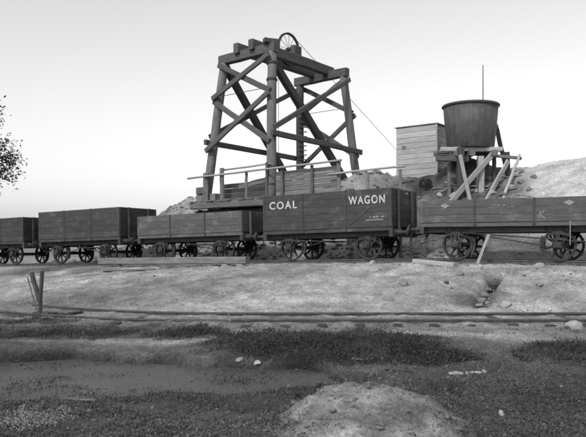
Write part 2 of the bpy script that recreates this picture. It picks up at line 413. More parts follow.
# ------------------------------------------------------------------ railway tracks
RAILP = [(-.035, .13), (.035, .13), (.035, .095), (.01, .085), (.01, .03), (.06, .018), (.06, 0), (-.06, 0), (-.06, .018), (-.01, .03), (-.01, .085), (-.035, .095)]
def rail_mesh(pts, prof=RAILP):
    vs, fs = [], []; n = len(prof); pts = [Vector(p) for p in pts]
    for i, p in enumerate(pts):
        d = (pts[min(i + 1, len(pts) - 1)] - pts[max(i - 1, 0)]); s = Vector((d.y, -d.x, 0)).normalized()
        for a, h in prof: vs.append(p + s * a + Vector((0, 0, h)))
    for i in range(len(pts) - 1):
        for k in range(n):
            a = i * n + k; b2 = i * n + (k + 1) % n; fs.append((a, b2, b2 + n, a + n))
    fs.append(tuple(range(n - 1, -1, -1))); fs.append(tuple(range((len(pts) - 1) * n, len(pts) * n)))
    return mesh_from(vs, fs)
tr = thing('railway_track', 'track on top of the bank carrying the five wagons', 'railway track', T(-8, 0, E + rail_rel(-8.0) - .13))
base = Vector(tr.location)
for s in (-1, 1):
    pts = [T(t, s * .7525, E + float(rail_rel(float(t))) - .13) - base for t in np.arange(-34, 13, .5)]
    link('rail', rail_mesh(pts), tr, 'rail_iron')
slm = [box_mesh(2.45, .24, .13, .015, 5, .008) for _ in range(4)]
for m_ in slm: m_.materials.append(MATS['staging_timber'])
for i, t in enumerate(np.arange(-30, 11, .74)):
    p = T(t + random.uniform(-.06, .06), random.uniform(-.05, .05), E + float(rail_rel(float(t))) - .185 + random.uniform(-.012, .012)) - base
    link('sleeper', slm[i % 4], tr, None, p, Euler((0, 0, math.atan2(TN[1], TN[0]) + random.uniform(-.03, .03))))

ft = thing('railway_track', 'near track with two half buried rails along the foot of the bank', 'railway track', (0, 15.5, E + FRONT_RAIL - .13))
base = Vector(ft.location)
def front_pts(off, x0, x1):
    r = []
    for x in np.linspace(x0, x1, int((x1 - x0) / .4) + 1):
        y0 = float(front_y(np.array(x))); dy = (float(front_y(np.array(x + .1))) - y0) / .1
        nrm = Vector((-dy, 1)).normalized()
        r.append(Vector((x - nrm.x * off, y0 - nrm.y * off, E + FRONT_RAIL - .13)) - base)
    return r
link('rail', rail_mesh(front_pts(0, -7.0, -1.5)), ft, 'rail_iron')
link('rail', rail_mesh(front_pts(.02, -1.48, 12)), ft, 'rail_iron')
link('rail', rail_mesh(front_pts(1.47, -1.3, 12)), ft, 'rail_iron')
link('rail', rail_mesh([p + Vector((0, 0, -.02)) for p in front_pts(1.45, -6.2, -1.35)]), ft, 'rail_iron')
slf = [box_mesh(2.2, .2, .12, .02, 5, .012) for _ in range(3)]
for m_ in slf: m_.materials.append(MATS['dark_timber'])
for i, x in enumerate(np.arange(-6.4, 11, .78)):
    y0 = float(front_y(np.array(x))); dy = (float(front_y(np.array(x + .1))) - y0) / .1
    nrm = Vector((-dy, 1, 0)).normalized()
    p = Vector((x, y0, 0)) - nrm * .74; p.z = E - 1.545 - .052 + random.uniform(-.035, .012)
    link('sleeper', slf[i % 3], ft, None, p - base, Euler((0, 0, math.atan2(nrm.y, nrm.x) + random.uniform(-.05, .05))))

# ------------------------------------------------------------------ wagons
WR = 0.475
TYRE = lathe_mesh([(WR + .028, .045), (WR + .022, .062), (WR - .045, .062), (WR - .045, -.062), (WR, -.062), (WR, .035)], 40)
TYRE.materials.append(MATS['iron_dusty'])
HUB = lathe_mesh([(.0, -.09), (.05, -.09), (.05, -.075), (.105, -.07), (.105, .07), (.0, .07)], 18, closed=False); HUB.materials.append(MATS['iron_dusty'])
SPOKE = shift(box_mesh(WR - .12, .045, .075, .012), (WR - .12) / 2 + .085); SPOKE.materials.append(MATS['iron_dusty'])
AXLE = lathe_mesh([(0, -1.0), (.055, -1.0), (.055, -.8), (.075, -.78), (.075, .78), (.055, .8), (.055, 1.0), (0, 1.0)], 14, closed=False); AXLE.materials.append(MATS['iron_dark'])
# W-iron guard: a wide plate with two raking legs
GUARD = merge([prism_mesh([(-.46, .98), (-.36, .98), (-.09, .46), (-.09, .30), (-.16, .30), (-.16, .44)], -.012, .012),
               prism_mesh([(.46, .98), (.36, .98), (.09, .46), (.09, .30), (.16, .30), (.16, .44)], -.012, .012),
               prism_mesh([(-.20, .98), (-.09, .98), (-.09, .462), (-.14, .54)], -.0125, .0115), prism_mesh([(.20, .98), (.09, .98), (.09, .462), (.14, .54)], -.0125, .0115),
               prism_mesh([(-.155, .30), (.155, .30), (.155, .255), (-.155, .255)], -.014, .014)])
GUARD.materials.append(MATS['iron_dusty'])
ABOX = merge([shift(box_mesh(.24, .2, .26, .04), 0, 0, 0), shift(box_mesh(.16, .06, .14, .03), 0, -.11, -.02)]); ABOX.materials.append(MATS['iron_dusty'])
def spring_mesh():
    parts = []
    for k in range(5):
        h = .46 - .075 * k; pts = []
        for i in range(9):
            x = -h + 2 * h * i / 8; pts.append((x, .15 * (1 - (x / .5) ** 2) * -1 + .022 * -k + .15))
        poly = [(x, -(z) + .0) for x, z in pts] + [(x, -(z) + .02) for x, z in reversed(pts)]
        parts.append(prism_mesh(poly, -.04, .04))
    parts.append(shift(box_mesh(.1, .1, .2, .01), 0, 0, -.06))
    return merge(parts)
SPRING = spring_mesh(); SPRING.materials.append(MATS['iron_dusty'])
BUFFER = lathe_mesh([(0, 0), (.15, 0), (.15, .03), (.10, .04), (.09, .24), (.05, .25), (.05, .42), (.17, .44), (.175, .46), (.165, .485), (0, .50)], 18, axis='X', closed=False); BUFFER.materials.append(MATS['iron_dark'])
LINK = tube_mesh([(.045 * math.cos(a), 0, .09 * math.sin(a)) for a in np.linspace(0, 2 * math.pi, 13)], .016, 6); LINK.materials.append(MATS['iron_dark'])
HOOK = tube_mesh([(0, 0, 0), (.16, 0, 0), (.21, 0, .01), (.23, 0, .06), (.20, 0, .10), (.16, 0, .09)], .026, 6); HOOK.materials.append(MATS['iron_dark'])

def wagon(name, label, t0, t1, planks, z0, z1, mat, wb=3.16, doors=True, diag=False, lever=None, jitter=0):
    tc = (t0 + t1) / 2; L = t1 - t0
    za, zb = float(rail_rel(tc - wb / 2)), float(rail_rel(tc + wb / 2))
    loc = T(tc, 0, E + (za + zb) / 2)
    yaw = math.atan2(TD[1], TD[0]); pitch = -math.atan2(zb - za, wb)
    w_ = thing(name, label, 'railway wagon', loc, Euler((0, pitch, yaw)), 'railway wagons in a line')
    ph = (z1 - z0) / planks
    sp = box_mesh(L, .065, ph - .004, .006, 10, .0025); sp.materials.append(MATS[mat])
    ep = box_mesh(W - .14, .065, ph - .004, .006, 6, .0025); ep.materials.append(MATS[mat])
    for k in range(planks):
        zc = z0 + ph * (k + .5)
        for s in (-1, 1):
            link('plank', sp, w_, None, (0, s * (W / 2 - .033), zc))
            link('plank', ep, w_, None, (s * (L / 2 - .036), 0, zc), Euler((0, 0, math.pi / 2)))
    link('floor', box_mesh(L - .15, W - .15, .06, .005), w_, mat, (0, 0, z0 + .01))
    # side rail under the planks, sole bars inside it, headstocks
    for s in (-1, 1):
        link('side_rail', box_mesh(L + .02, .10, .13, .012, 8, .003), w_, mat, (0, s * (W / 2 - .065), z0 - .075))
        link('sole_bar', box_mesh(L - .24, .13, .24, .012, 6, .003), w_, 'dark_timber', (0, s * .86, z0 - .20))
        link('headstock', box_mesh(W - .05, .13, .27, .015, 6, .003), w_, 'dark_timber', (s * (L / 2 - .055), 0, z0 - .215), Euler((0, 0, math.pi / 2)))
        for e in (-1, 1):
            b_ = link('buffer', BUFFER, w_, None, (e * (L / 2 + .01), s * .87, z0 - .20), Euler((0, 0, 0 if e > 0 else math.pi)))
            g_ = link('axle_guard', GUARD, w_, None, (e * wb / 2, s * .935, z0 - 1.10))
            link('axle_box', ABOX, g_, None, (0, s * .035, 1.10 - z0 + WR), Euler((0, 0, 0 if s < 0 else math.pi)))
            link('spring', SPRING, g_, None, (0, s * .05, .70))
            wh = link('wheel', TYRE, w_, None, (e * wb / 2, s * .76, WR), Euler((0, random.uniform(0, 1), 0 if s > 0 else math.pi)))
            link('hub', HUB, wh, None)
            for k in range(8):
                link('spoke', SPOKE, wh, None, (0, 0, 0), Euler((0, k * math.pi / 4, 0)))
        # coupling hook and three links at each end
        h_ = link('coupling_hook', HOOK, w_, None, (s * (L / 2 + .012), 0, z0 - .2), Euler((0, 0, 0 if s > 0 else math.pi)))
        for k in range(3): link('chain_link', LINK, h_, None, (.2, 0, -.07 - .145 * k), Euler((0, 0, (k % 2) * math.pi / 2)))
        # end posts
        for e in (-.62, .62):
            link('end_post', box_mesh(z1 - z0 + .2, .11, .09, .012), w_, mat, (s * (L / 2 + .045), e, (z0 + z1) / 2 - .1), Euler((0, math.pi / 2, 0)))
        # iron straps on the sides and corners
        for x in (-L / 6, L / 6):
            link('strap', box_mesh(z1 - z0 + .12, .07, .016, .003), w_, 'iron_dark' if doors else mat, (x, s * (W / 2 + .008), (z0 + z1) / 2 - .05), Euler((0, math.pi / 2, math.pi / 2)))
        for x in (-L / 2 + .05, L / 2 - .05):
            link('corner_plate', box_mesh(z1 - z0 - .01, .09, .012, .003), w_, mat, (x, s * (W / 2 + .007), (z0 + z1) / 2), Euler((0, math.pi / 2, math.pi / 2)))
        for e in (-1, 1):
            link('corner_plate', box_mesh(z1 - z0 - .01, .09, .012, .003), w_, mat, (e * (L / 2 + .005), s * (W / 2 - .06), (z0 + z1) / 2), Euler((0, math.pi / 2, 0)))
        if diag:
            for e in (-1, 1):
                p0 = Vector((e * (L / 6 + .12), s * (W / 2 + .007), z0 + .10)); p1 = Vector((e * (L / 2 - .80), s * (W / 2 + .007), z0 + .70))
                q = aim(p0, p1); o = link('diagonal_strap', box_mesh((p1 - p0).length, .013, .065, .003), w_, mat, (p0 + p1) / 2, q)
    for e in (-1, 1): link('axle', AXLE, w_, None, (e * wb / 2, 0, WR))
    # middle bearers that carry the brake gear
    for x in (-.5, .5): link('cross_bearer', box_mesh(1.6, .12, .18, .01), w_, 'dark_timber', (x, 0, z0 - .2), Euler((0, 0, math.pi / 2)))
    if lever:
        x0, zz0, x1, zz1 = lever
        link('brake_lever', tube_mesh([(x0, -1.07, zz0), ((x0 + x1) / 2, -1.09, (zz0 + zz1) / 2 + .02), (x1, -1.11, zz1)], .025, 6), w_, 'iron_dusty')
        link('brake_shaft', tube_mesh([(x0, -1.09, zz0), (x0, .9, zz0)], .03, 8), w_, 'iron_dark')
        link('brake_hanger', box_mesh(z0 - .1 - zz0 + .05, .05, .03, .005), w_, 'iron_dark', (x0, -.93, (z0 - .1 + zz0) / 2), Euler((0, math.pi / 2, 0)))
        for e in (-1, 1):
            link('brake_block', merge([prism_mesh([(.515 * math.cos(a), .515 * math.sin(a)) for a in np.linspace(-.5, .5, 7)] + [(.59 * math.cos(a), .59 * math.sin(a)) for a in np.linspace(.5, -.5, 7)], -.05, .05)]),
                 w_, 'iron_dark', (e * wb / 2, -.76, WR), Euler((0, 0 if e < 0 else math.pi, 0)))
            link('push_rod', tube_mesh([(e * (wb / 2 - .57), -.8, WR), (x0, -.8, zz0)], .02, 6), w_, 'iron_dark')
    return w_

w1 = wagon('coal_wagon', 'dark open wagon cut off by the left edge of the picture', -24.4, -19.1, 5, 1.10, 2.26, 'wagon_dark')
w2 = wagon('coal_wagon', 'tall unlettered dark wagon with its blank right end showing, second from the left', -17.98, -12.72, 5, 1.13, 2.42, 'wagon_mid', lever=(-.1, .70, 1.9, .62))
w3 = wagon('flat_sided_wagon', 'low sided wagon behind the long squared baulk', -11.66, -6.22, 3, 1.13, 1.94, 'wagon_grey', lever=(-.1, .70, 1.9, .62))
w4 = wagon('coal_wagon', 'dark high sided wagon lettered COAL WAGON in white', -5.234, 0.0, 5, 1.10, 2.42, 'wagon_dark', diag=True, lever=(-.2, .66, -2.0, .72))
w5 = wagon('flat_sided_wagon', 'low sided wagon with pale diamonds on its planks below the water tank', 0.976, 6.43, 3, 1.19, 1.92, 'wagon_grey', lever=(-1.3, .86, 4.3, .40))
# tall guide for the brake lever of the near wagon
link('lever_guide', box_mesh(.72, .05, .02, .004), w5, 'pale_timber', (1.95, -1.15, .84), Euler((0, math.pi / 2, 0)))

def text_mesh(s, height, width=None, bold=.02):
    cu = bpy.data.curves.new('t', 'FONT'); cu.body = s; cu.size = 1.0; cu.offset = bold; cu.extrude = 0.004; cu.space_character = 1.25
    o = bpy.data.objects.new('t', cu); COL.objects.link(o)
    dg = bpy.context.evaluated_depsgraph_get(); me = bpy.data.meshes.new_from_object(o.evaluated_get(dg))
    bpy.data.objects.remove(o); me.materials.clear()
    c = np.array([v.co for v in me.vertices]); mn, mx = c.min(0), c.max(0)
    sx = (width / (mx[0] - mn[0])) if width else height / (mx[1] - mn[1]); sy = height / (mx[1] - mn[1])
    me.transform(Matrix.Translation((-mn[0], -mn[1], 0))); me.transform(Matrix.Diagonal((sx, sy, 1, 1))); return me
fr = Euler((math.pi / 2, 0, 0)); yf = -(W / 2 + .006); c4 = (-5.234 + 0) / 2
link('lettering', text_mesh('COAL', .285, 1.20), w4, 'white_paint', (-4.93 - c4, yf, 1.90), fr)
link('lettering', text_mesh('WAGON', .29, 1.38), w4, 'white_paint', (-1.62 - c4, yf, 1.91), fr)
def marks(name, rows, parent, mat, origin, rot):
    """rows of tiny worn paint marks, too small to be read"""
    rs = random.Random(3); ms = []
    for (x0, x1, z, h) in rows:
        x = x0
        while x < x1:
            wd = rs.uniform(.025, .05)
            if rs.random() > .12:
                ms.append(prism_mesh([(x, z), (x + wd * .35, z + rs.uniform(0, .01)), (x + wd * .4, z + h), (x, z + h * rs.uniform(.8, 1))], -.003, .003))
                ms.append(prism_mesh([(x + wd * .45, z + h * .35), (x + wd * .8, z + h * .35), (x + wd * .8, z + h * .6), (x + wd * .45, z + h * .6)], -.003, .003))
            x += wd + .02
    o = link(name, merge(ms), parent, mat, origin, rot); o['kind'] = 'stuff'; return o
marks('small_lettering', [(0.02, .36, .10, .06), (.44, .52, .10, .06), (-.12, .58, 0, .06)], w4, 'white_paint', (-.83 - c4, yf, 1.32), None)
marks('number_mark', [(0, .26, 0, .07)], w4, 'chalk', (5.234 / 2 + .042, -.02, 2.26), Euler((0, 0, math.pi / 2)))
c5 = (0.976 + 6.43) / 2
for t in (1.62, 5.42):
    link('diamond_mark', prism_mesh([(-.17, 0), (0, .085), (.17, 0), (0, -.085)], -.004, .004), w5, 'faded_paint', (t - c5 + .2, yf, 1.74))
marks('chalk_mark', [(0, .20, 0, .10), (.26, .5, -.02, .05), (.1, .5, -.22, .035)], w5, 'faded_paint', (3.55 - c5, yf, 1.66), None)
link('chalk_mark', merge([prism_mesh([(0, 0), (.025, 0), (.025, .22), (0, .22)], -.003, .003), prism_mesh([(.03, .1), (.15, .2), (.13, .22), (.03, .125)], -.003, .003), prism_mesh([(.03, .095), (.17, -.01), (.15, -.03), (.03, .07)], -.003, .003)]), w5, 'faded_paint', (4.78 - c5, yf, 1.30))

# ------------------------------------------------------------------ headframe
AX = np.array((.76, -.65)); BX = np.array((.624, .78))
HT = E + 9.5; HB = E + 2.02
top = {1: (-3.42, 34.7), 2: (-.99, 32.6), 3: (.40, 39.2), 4: (2.70, 37.2)}
def leg_at(i, z):
    f = (HT - z) / 6.5; sa = {1: -1, 2: 1, 3: -1, 4: 1}[i]; sb = {1: -1, 2: -1, 3: 1, 4: 1}[i]
    x, y = top[i]; da, db = .55 * f * sa, .67 * f * sb
    return Vector((x + AX[0] * da + BX[0] * db, y + AX[1] * da + BX[1] * db, z))
ctr = sum((leg_at(i, HB) for i in top), Vector()) / 4
hf = thing('headframe', 'tall four legged timber headframe carrying the winding wheel', 'headframe', Vector((ctr.x, ctr.y, HB)))
for i in (1, 2, 3, 4):
    foot = leg_at(i, HB); foot.z = min(HB, gz(foot.x, foot.y) - .05) if i in (3, 4) else HB
    lg = log('leg', leg_at(i, foot.z), leg_at(i, HT - .2), .235, .215, 'log_timber' if i != 3 else 'dark_timber', hf, 12, 8, .012)
    for z in ((HT - .75, HT - 1.55, E + 3.75, E + 2.95) if i == 2 else (E + 5.3,)):
        q = leg_at(i, z); dv = (leg_at(i, z + .1) - q)
        rg = lathe_mesh([(.225, -.05), (.262, -.05), (.262, .05), (.225, .05)], 14, axis='X')
        link('iron_band', rg, lg, 'iron_dark', lg.matrix_basis.inverted() @ (q - Vector(hf.location)))
def face_off(i, j, z0, z1, off):
    p, q = leg_at(i, z0), leg_at(j, z1); d = (q - p); nrm = Vector((d.y, -d.x, 0)).normalized(); c = ctr.copy(); c.z = 0
    mid = (p + q) / 2
    if (mid - c).dot(nrm) < 0: nrm = -nrm
    return p + nrm * off, q + nrm * off
def brace(i, j, z0, z1, off=.25, ly=.13, lz=.26, ext=.15, mat='frame_timber', name='brace'):
    p, q = face_off(i, j, z0, z1, off); d = (q - p).normalized()
    return beam(name, p - d * ext, q + d * ext, ly, lz, mat, hf)
# head beams across the two narrow faces
for a, b_ in ((1, 2), (3, 4)):
    p, q = leg_at(a, HT), leg_at(b_, HT); d = (q - p).normalized()
    beam('head_beam', p - d * .30, q + d * .28, .36, .46, 'frame_timber', hf)
# X bracing in two storeys on the narrow faces, each with a tie rod between
for a, b_ in ((1, 2), (3, 4)):
    brace(a, b_, HT - .35, E + 7.45, .26); brace(b_, a, HT - .45, E + 7.55, -.12 if a == 3 else .40)
    brace(a, b_, E + 7.3, E + 5.05, .26); brace(b_, a, E + 7.2, E + 4.95, .40)
    p, q = leg_at(a, E + 7.66), leg_at(b_, E + 7.62); link('tie_rod', tube_mesh([p - Vector(hf.location), q - Vector(hf.location)], .016, 6), hf, 'iron_dark')
# long faces: heavy rakers from the front head to the back feet, counter braces and girts
for a, b_ in ((1, 3), (2, 4)):
    p = leg_at(a, HT - .35); q = leg_at(b_, E + 2.6); nrm = (leg_at(3 - a if a < 3 else a, HT) - p)
    c2 = Vector((ctr.x, ctr.y, 0)); inw = Vector((c2.x - (p.x + q.x) / 2, c2.y - (p.y + q.y) / 2, 0)).normalized() * .12
    beam('raker', p + inw, q + inw, .30, .36, 'dark_timber', hf)
    brace(b_, a, HT - .45, E + 5.7, .27, .13, .25)
    brace(a, b_, E + 5.35, E + 5.25, .30, .16, .27, .35, 'frame_timber', 'girt')
# bearers for the winding wheel
def topat(u, s, z):
    p, q = leg_at(1, HT), leg_at(2, HT); r_, t_ = leg_at(3, HT), leg_at(4, HT)
    a = p.lerp(q, u); b_ = r_.lerp(t_, u); v = a.lerp(b_, s); v.z = z; return v
for u, e0, e1 in ((.34, -.055, 1.04), (.66, -.055, 1.06)):
    beam('bearer', topat(u, e0, HT + .33), topat(u, e1, HT + .27), .32, .50, 'frame_timber', hf)
for s in (): beam('cross_beam', topat(.12, s, HT + .75), topat(.80, s, HT + .75), .26, .24, 'frame_timber', hf)
beam('cap_block', topat(.93, -.055, HT + .33), topat(1.03, .05, HT + .33), .36, .22, 'frame_timber', hf)
sh_c = topat(.5, .53, HT + .93); SR = .84
sh = link('sheave', lathe_mesh([(SR, -.07), (SR + .02, -.07), (SR - .045, -.01), (SR - .045, .01), (SR + .02, .07), (SR, .07), (SR - .075, .03), (SR - .075, -.03)], 44), hf, 'iron_dark', sh_c - Vector(hf.location), Euler((0, 0, math.atan2(BX[1], BX[0]))))
link('hub', lathe_mesh([(0, -.13), (.10, -.13), (.10, .13), (0, .13)], 14, closed=False), sh, 'iron_dark')
spk = tube_mesh([(.08, 0, 0), (SR - .06, 0, 0)], .013, 5); spk.materials.append(MATS['iron_dark'])
for k in range(12): link('spoke', spk, sh, None, (0, 0, 0), Euler((0, k * math.pi / 6, 0)))
link('shaft', tube_mesh([(0, -.62, 0), (0, .62, 0)], .05, 8), sh, 'iron_dark')
for u in (.34, .66):
    p = topat(u, .53, HT + .76)
    link('bearing_block', box_mesh(.55, .28, .5, .03), hf, 'frame_timber', p - Vector(hf.location), Euler((0, 0, math.atan2(BX[1], BX[0]))))
b3 = Vector((BX[0], BX[1], 0)).normalized(); hl = Vector(hf.location)
rope_top = sh_c + b3 * (SR * .42) + Vector((0, 0, SR * .91))
rope_end = rope_top + b3 * 15.5 + Vector((0, 0, -6.9))
link('winding_rope', tube_mesh([rope_top - hl, rope_end - hl], .015, 5), hf, 'rope_wire')
pf = sh_c - b3 * SR
link('hoist_rope', tube_mesh([pf - hl, Vector((pf.x, pf.y, E + 2.1)) - hl], .014, 5), hf, 'rope_wire')
# ladder cleats on the back leg
l3a = leg_at(3, HT)
for k in range(13):
    q = leg_at(3, E + 4.6 + k * .26); link('cleat', box_mesh(.46, .05, .06, .008), hf, 'dark_timber', q + Vector((.16, -.24, 0)) - hl)

# ------------------------------------------------------------------ staging under the headframe
DZ = E + 2.30
S0 = Vector((-1.24, 31.4, 0)); A3 = Vector((AX[0], AX[1], 0)).normalized(); B3 = b3
def SG(u, v, z): return S0 - A3 * u + B3 * v + Vector((0, 0, z))       # u to the left along the front edge, v inwards
sg = thing('staging', 'timber staging with deck, handrail and board parapet round the headframe foot', 'staging', SG(0, .8, E + 1.6))
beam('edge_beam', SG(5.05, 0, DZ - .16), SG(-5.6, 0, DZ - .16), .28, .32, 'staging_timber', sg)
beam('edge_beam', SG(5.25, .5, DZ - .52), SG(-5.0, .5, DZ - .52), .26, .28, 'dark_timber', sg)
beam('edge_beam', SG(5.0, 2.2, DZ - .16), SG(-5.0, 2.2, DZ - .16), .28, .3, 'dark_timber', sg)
dpl = [box_mesh(2.5, .235, .06, .008, 4, .004) for _ in range(4)]
for m_ in dpl: m_.materials.append(MATS['staging_timber'])
for k in range(42):
    u = 4.95 - k * .245
    link('deck_plank', dpl[k % 4], sg, None, SG(u, 1.10 + random.uniform(-.08, .08), DZ + .035) - Vector(sg.location), Euler((0, 0, math.atan2(B3.y, B3.x))))
for u, h, wd in ((4.15, 1.45, .26), (3.0, 1.62, .2), (1.35, 1.32, .13), (.05, 1.66, .12), (-.9, 1.32, .14), (-2.6, 1.32, .14), (-4.05, 1.42, .18)):
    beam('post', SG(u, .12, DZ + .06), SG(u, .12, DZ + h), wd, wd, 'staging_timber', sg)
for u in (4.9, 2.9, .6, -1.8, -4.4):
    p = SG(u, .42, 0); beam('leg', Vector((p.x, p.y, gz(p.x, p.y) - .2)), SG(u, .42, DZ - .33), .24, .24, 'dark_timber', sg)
log('handrail', SG(5.35, -.03, E + 3.56), SG(-4.3, -.03, E + 3.68), .05, .045, 'pale_timber', sg, 8, 8, .01)
log('handrail', SG(3.1, .26, E + 3.84), SG(-.1, .22, E + 3.90), .045, .04, 'pale_timber', sg, 8, 6, .01)
log('handrail', SG(-3.6, -.05, E + 3.14), SG(-7.35, -.05, E + 3.20), .05, .045, 'pale_timber', sg, 8, 6, .01)
beam('post', SG(-5.6, -.0, DZ), SG(-5.6, .0, E + 3.1), .12, .12, 'staging_timber', sg)
beam('post', SG(-7.1, .03, gz(SG(-7.1, .03, 0).x, SG(-7.1, .03, 0).y) - .1), SG(-7.1, .03, E + 3.1), .12, .12, 'staging_timber', sg)
bz = DZ + .07
for k in range(5):                                                     # board parapet
    z = bz + .115 + k * .225
    beam('board', SG(-.45, .22, z), SG(-3.98, .22, z + .02), .045, .215, 'staging_timber', sg, 0, .003)
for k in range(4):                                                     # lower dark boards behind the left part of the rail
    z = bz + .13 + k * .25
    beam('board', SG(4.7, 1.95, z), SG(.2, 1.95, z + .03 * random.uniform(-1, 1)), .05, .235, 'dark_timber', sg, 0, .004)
beam('loose_board', SG(2.6, .9, DZ + .75), SG(.55, .8, DZ + .98), .05, .24, 'staging_timber', sg)
beam('sill', SG(5.0, .42, DZ + .25), SG(3.6, .42, DZ + .25), .38, .38, 'staging_timber', sg)
beam('sill', SG(4.9, .35, DZ + .62), SG(4.25, .35, DZ + .62), .42, .34, 'staging_timber', sg)

# ------------------------------------------------------------------ shed
SH = P(396.5, 128, 34.9); SHR = P(436.5, 123.7, 33.6)
fd = Vector((SHR.x - SH.x, SHR.y - SH.y, 0)); sw = fd.length; fd.normalize(); sdp = Vector((-fd.y, fd.x, 0))
zt = (SH.z + SHR.z) / 2; zb_ = E + 2.95; depth = 1.9
shed = thing('shed', 'small pale weatherboard shed beside the water tank', 'shed', Vector(((SH.x + SHR.x) / 2 + sdp.x * depth / 2, (SH.y + SHR.y) / 2 + sdp.y * depth / 2, zb_)))
c0 = Vector((SH.x, SH.y, 0)); bh = .265; nb = int((zt - zb_) / bh)
def wall(p, q, nrm, skip=None):
    d = (q - p).normalized(); l = (q - p).length
    for k in range(nb):
        z = zt - bh * (k + .5) - .03
        a = p + nrm * random.uniform(-.008, .008); 
        o = beam('board', a + Vector((0, 0, z)) - d * random.uniform(0, .02), q + Vector((0, 0, z)) + d * random.uniform(0, .02) + nrm * random.uniform(-.008, .008), .035, bh - .012, 'shed_board', shed, 0, .003, 5, .006)
pA, pB = c0, c0 + fd * sw; pC, pD = pB + sdp * depth, pA + sdp * depth
wall(pA, pB, sdp); wall(pB - fd * .03 + sdp * .03, pC - fd * .03, fd); wall(pC, pD, sdp); wall(pD + fd * .03 - sdp * .03, pA + fd * .03 + sdp * .03, fd)
for p in (pA + (fd + sdp) * .10, pB + (-fd + sdp) * .10, pC + (-fd - sdp) * .10, pD + (fd - sdp) * .10):
    beam('corner_post', p + Vector((0, 0, zb_ - .35)), p + Vector((0, 0, zt - .03)), .1, .1, 'shed_board', shed)
beam('corner_strip', pB + (fd - sdp) * .035 + Vector((0, 0, zb_ + .1)), pB + (fd - sdp) * .035 + Vector((0, 0, zt - .02)), .07, .07, 'shed_board', shed)
rc = (pA + pC) / 2; rf = link('roof', box_mesh(sw + .14, depth + .12, .05, .01), shed, 'staging_timber', Vector((rc.x, rc.y, zt + .015)) - Vector(shed.location), Euler((0, 0, math.atan2(fd.y, fd.x))))
link('window_patch', box_mesh(.22, .02, .16, .004), shed, 'staging_timber', pA + fd * .42 - sdp * .03 + Vector((0, 0, zt - 1.02)) - Vector(shed.location), Euler((0, 0, math.atan2(fd.y, fd.x))))

# ------------------------------------------------------------------ water tank and its stand
TY = 32.0; TX = (470.6 - CX) / F * TY; TZT = E + 6.66; TZB = E + 4.62
tank = thing('water_tank', 'dark tapered round iron water tank on the timber stand', 'water tank', (TX, TY, TZB))
tk = lathe_mesh([(0, 0), (1.04, 0), (1.06, .02), (1.17, 1.0), (1.25, 1.96), (1.22, 1.96), (1.14, 1.0), (1.03, .06), (0, .06)], 56, axis='Z', closed=False)
tk.polygons.foreach_set('use_smooth', [abs(p.normal.z) < .5 for p in tk.polygons])
link('shell', tk, tank, 'tank_iron')
link('rim', lathe_mesh([(1.24, 1.93), (1.31, 1.95), (1.32, 2.0), (1.28, 2.04), (1.21, 2.02)], 56, axis='Z'), tank, 'tank_iron')
for a in np.arange(0, 6.28, math.pi / 5):
    p0 = Vector((1.062 * math.cos(a), 1.062 * math.sin(a), .03)); p1 = Vector((1.253 * math.cos(a), 1.253 * math.sin(a), 1.92))
    link('lap_seam', tube_mesh([p0, p0.lerp(p1, .5) * 1.0 + Vector((.012 * math.cos(a), .012 * math.sin(a), 0)), p1], .005, 5), tank, 'tank_iron')
link('pipe', tube_mesh([(-.55, -1.12, .35), (-.56, -1.22, .3), (-.56, -1.23, -.1)], .03, 6), tank, 'iron_dark')

st = thing('tank_stand', 'rough timber stand of posts and beams under the water tank', 'stand', Vector((TX, TY, gz(TX, TY))))
zs = TZB
def down(px, Yd, dz=-.15):
    x = (px - CX) / F * Yd; return Vector((x, Yd, gz(x, Yd) + dz))
for dy in (-.72, 0, .72):
    beam('joist', Vector((TX - 1.55, TY + dy, zs - .1)), Vector((TX + 1.25, TY + dy, zs - .1)), .2, .2, 'pale_timber' if dy < -.5 else 'staging_timber', st)
for px in (452, 466, 487):
    x = (px - CX) / F * TY; beam('bearer', Vector((x, TY - 1.2, zs - .325)), Vector((x, TY + 1.1, zs - .325)), .24, .25, 'staging_timber', st)
beam('bearer', P(436, 158.5, 31.0), P(468, 159.5, 31.0), .22, .24, 'staging_timber', st)
for px, yd, wd, mt in ((460.5, 30.75, .40, 'dark_timber'), (480.5, 31.05, .38, 'pale_timber'), (449, 31.4, .22, 'staging_timber'), (494, 31.4, .22, 'dark_timber'), (452, 32.9, .24, 'dark_timber'), (487, 32.9, .24, 'dark_timber')):
    b0 = down(px, yd); beam('post', b0, Vector((b0.x, b0.y, zs - (.45 if yd > 31 else .1))), wd, wd * .7, mt, st)
def lean(px0, py0, y0, px1, py1, y1, ly, lz, mt, name='brace'):
    return beam(name, P(px0, py0, y0), P(px1, py1, y1), ly, lz, mt, st)
b0 = down(440, 30.1, -.08); beam('brace', P(494, 152.5, 30.95), b0, .1, .26, 'pale_timber', st)
b0 = down(485, 30.0, -.08); beam('brace', P(508, 161, 31.0), b0, .1, .24, 'pale_timber', st)
b0 = down(471, 30.1, -.08); beam('brace', P(460, 155, 30.5), b0, .08, .17, 'pale_timber', st)
beam('rail', P(490, 155, 30.9), P(521, 158.5, 31.2), .14, .14, 'staging_timber', st)
b0 = down(508, 31.2, -.1); beam('post', b0, P(507, 152, 31.2), .2, .2, 'dark_timber', st)
b0 = down(521, 31.0, -.1)
b0 = down(507, 33.2, -.1); beam('prop', b0, P(495.5, 124, 33.2), .13, .2, 'dark_timber', st)
# slender pole leaning on the rail's end
b0 = down(503, 29.6, -.05); tag(log('pole', b0, P(519.5, 155, 31.05), .075, .06, 'pale_timber'), 'slender pale pole leaning on the right end of the tank stand', 'pole')
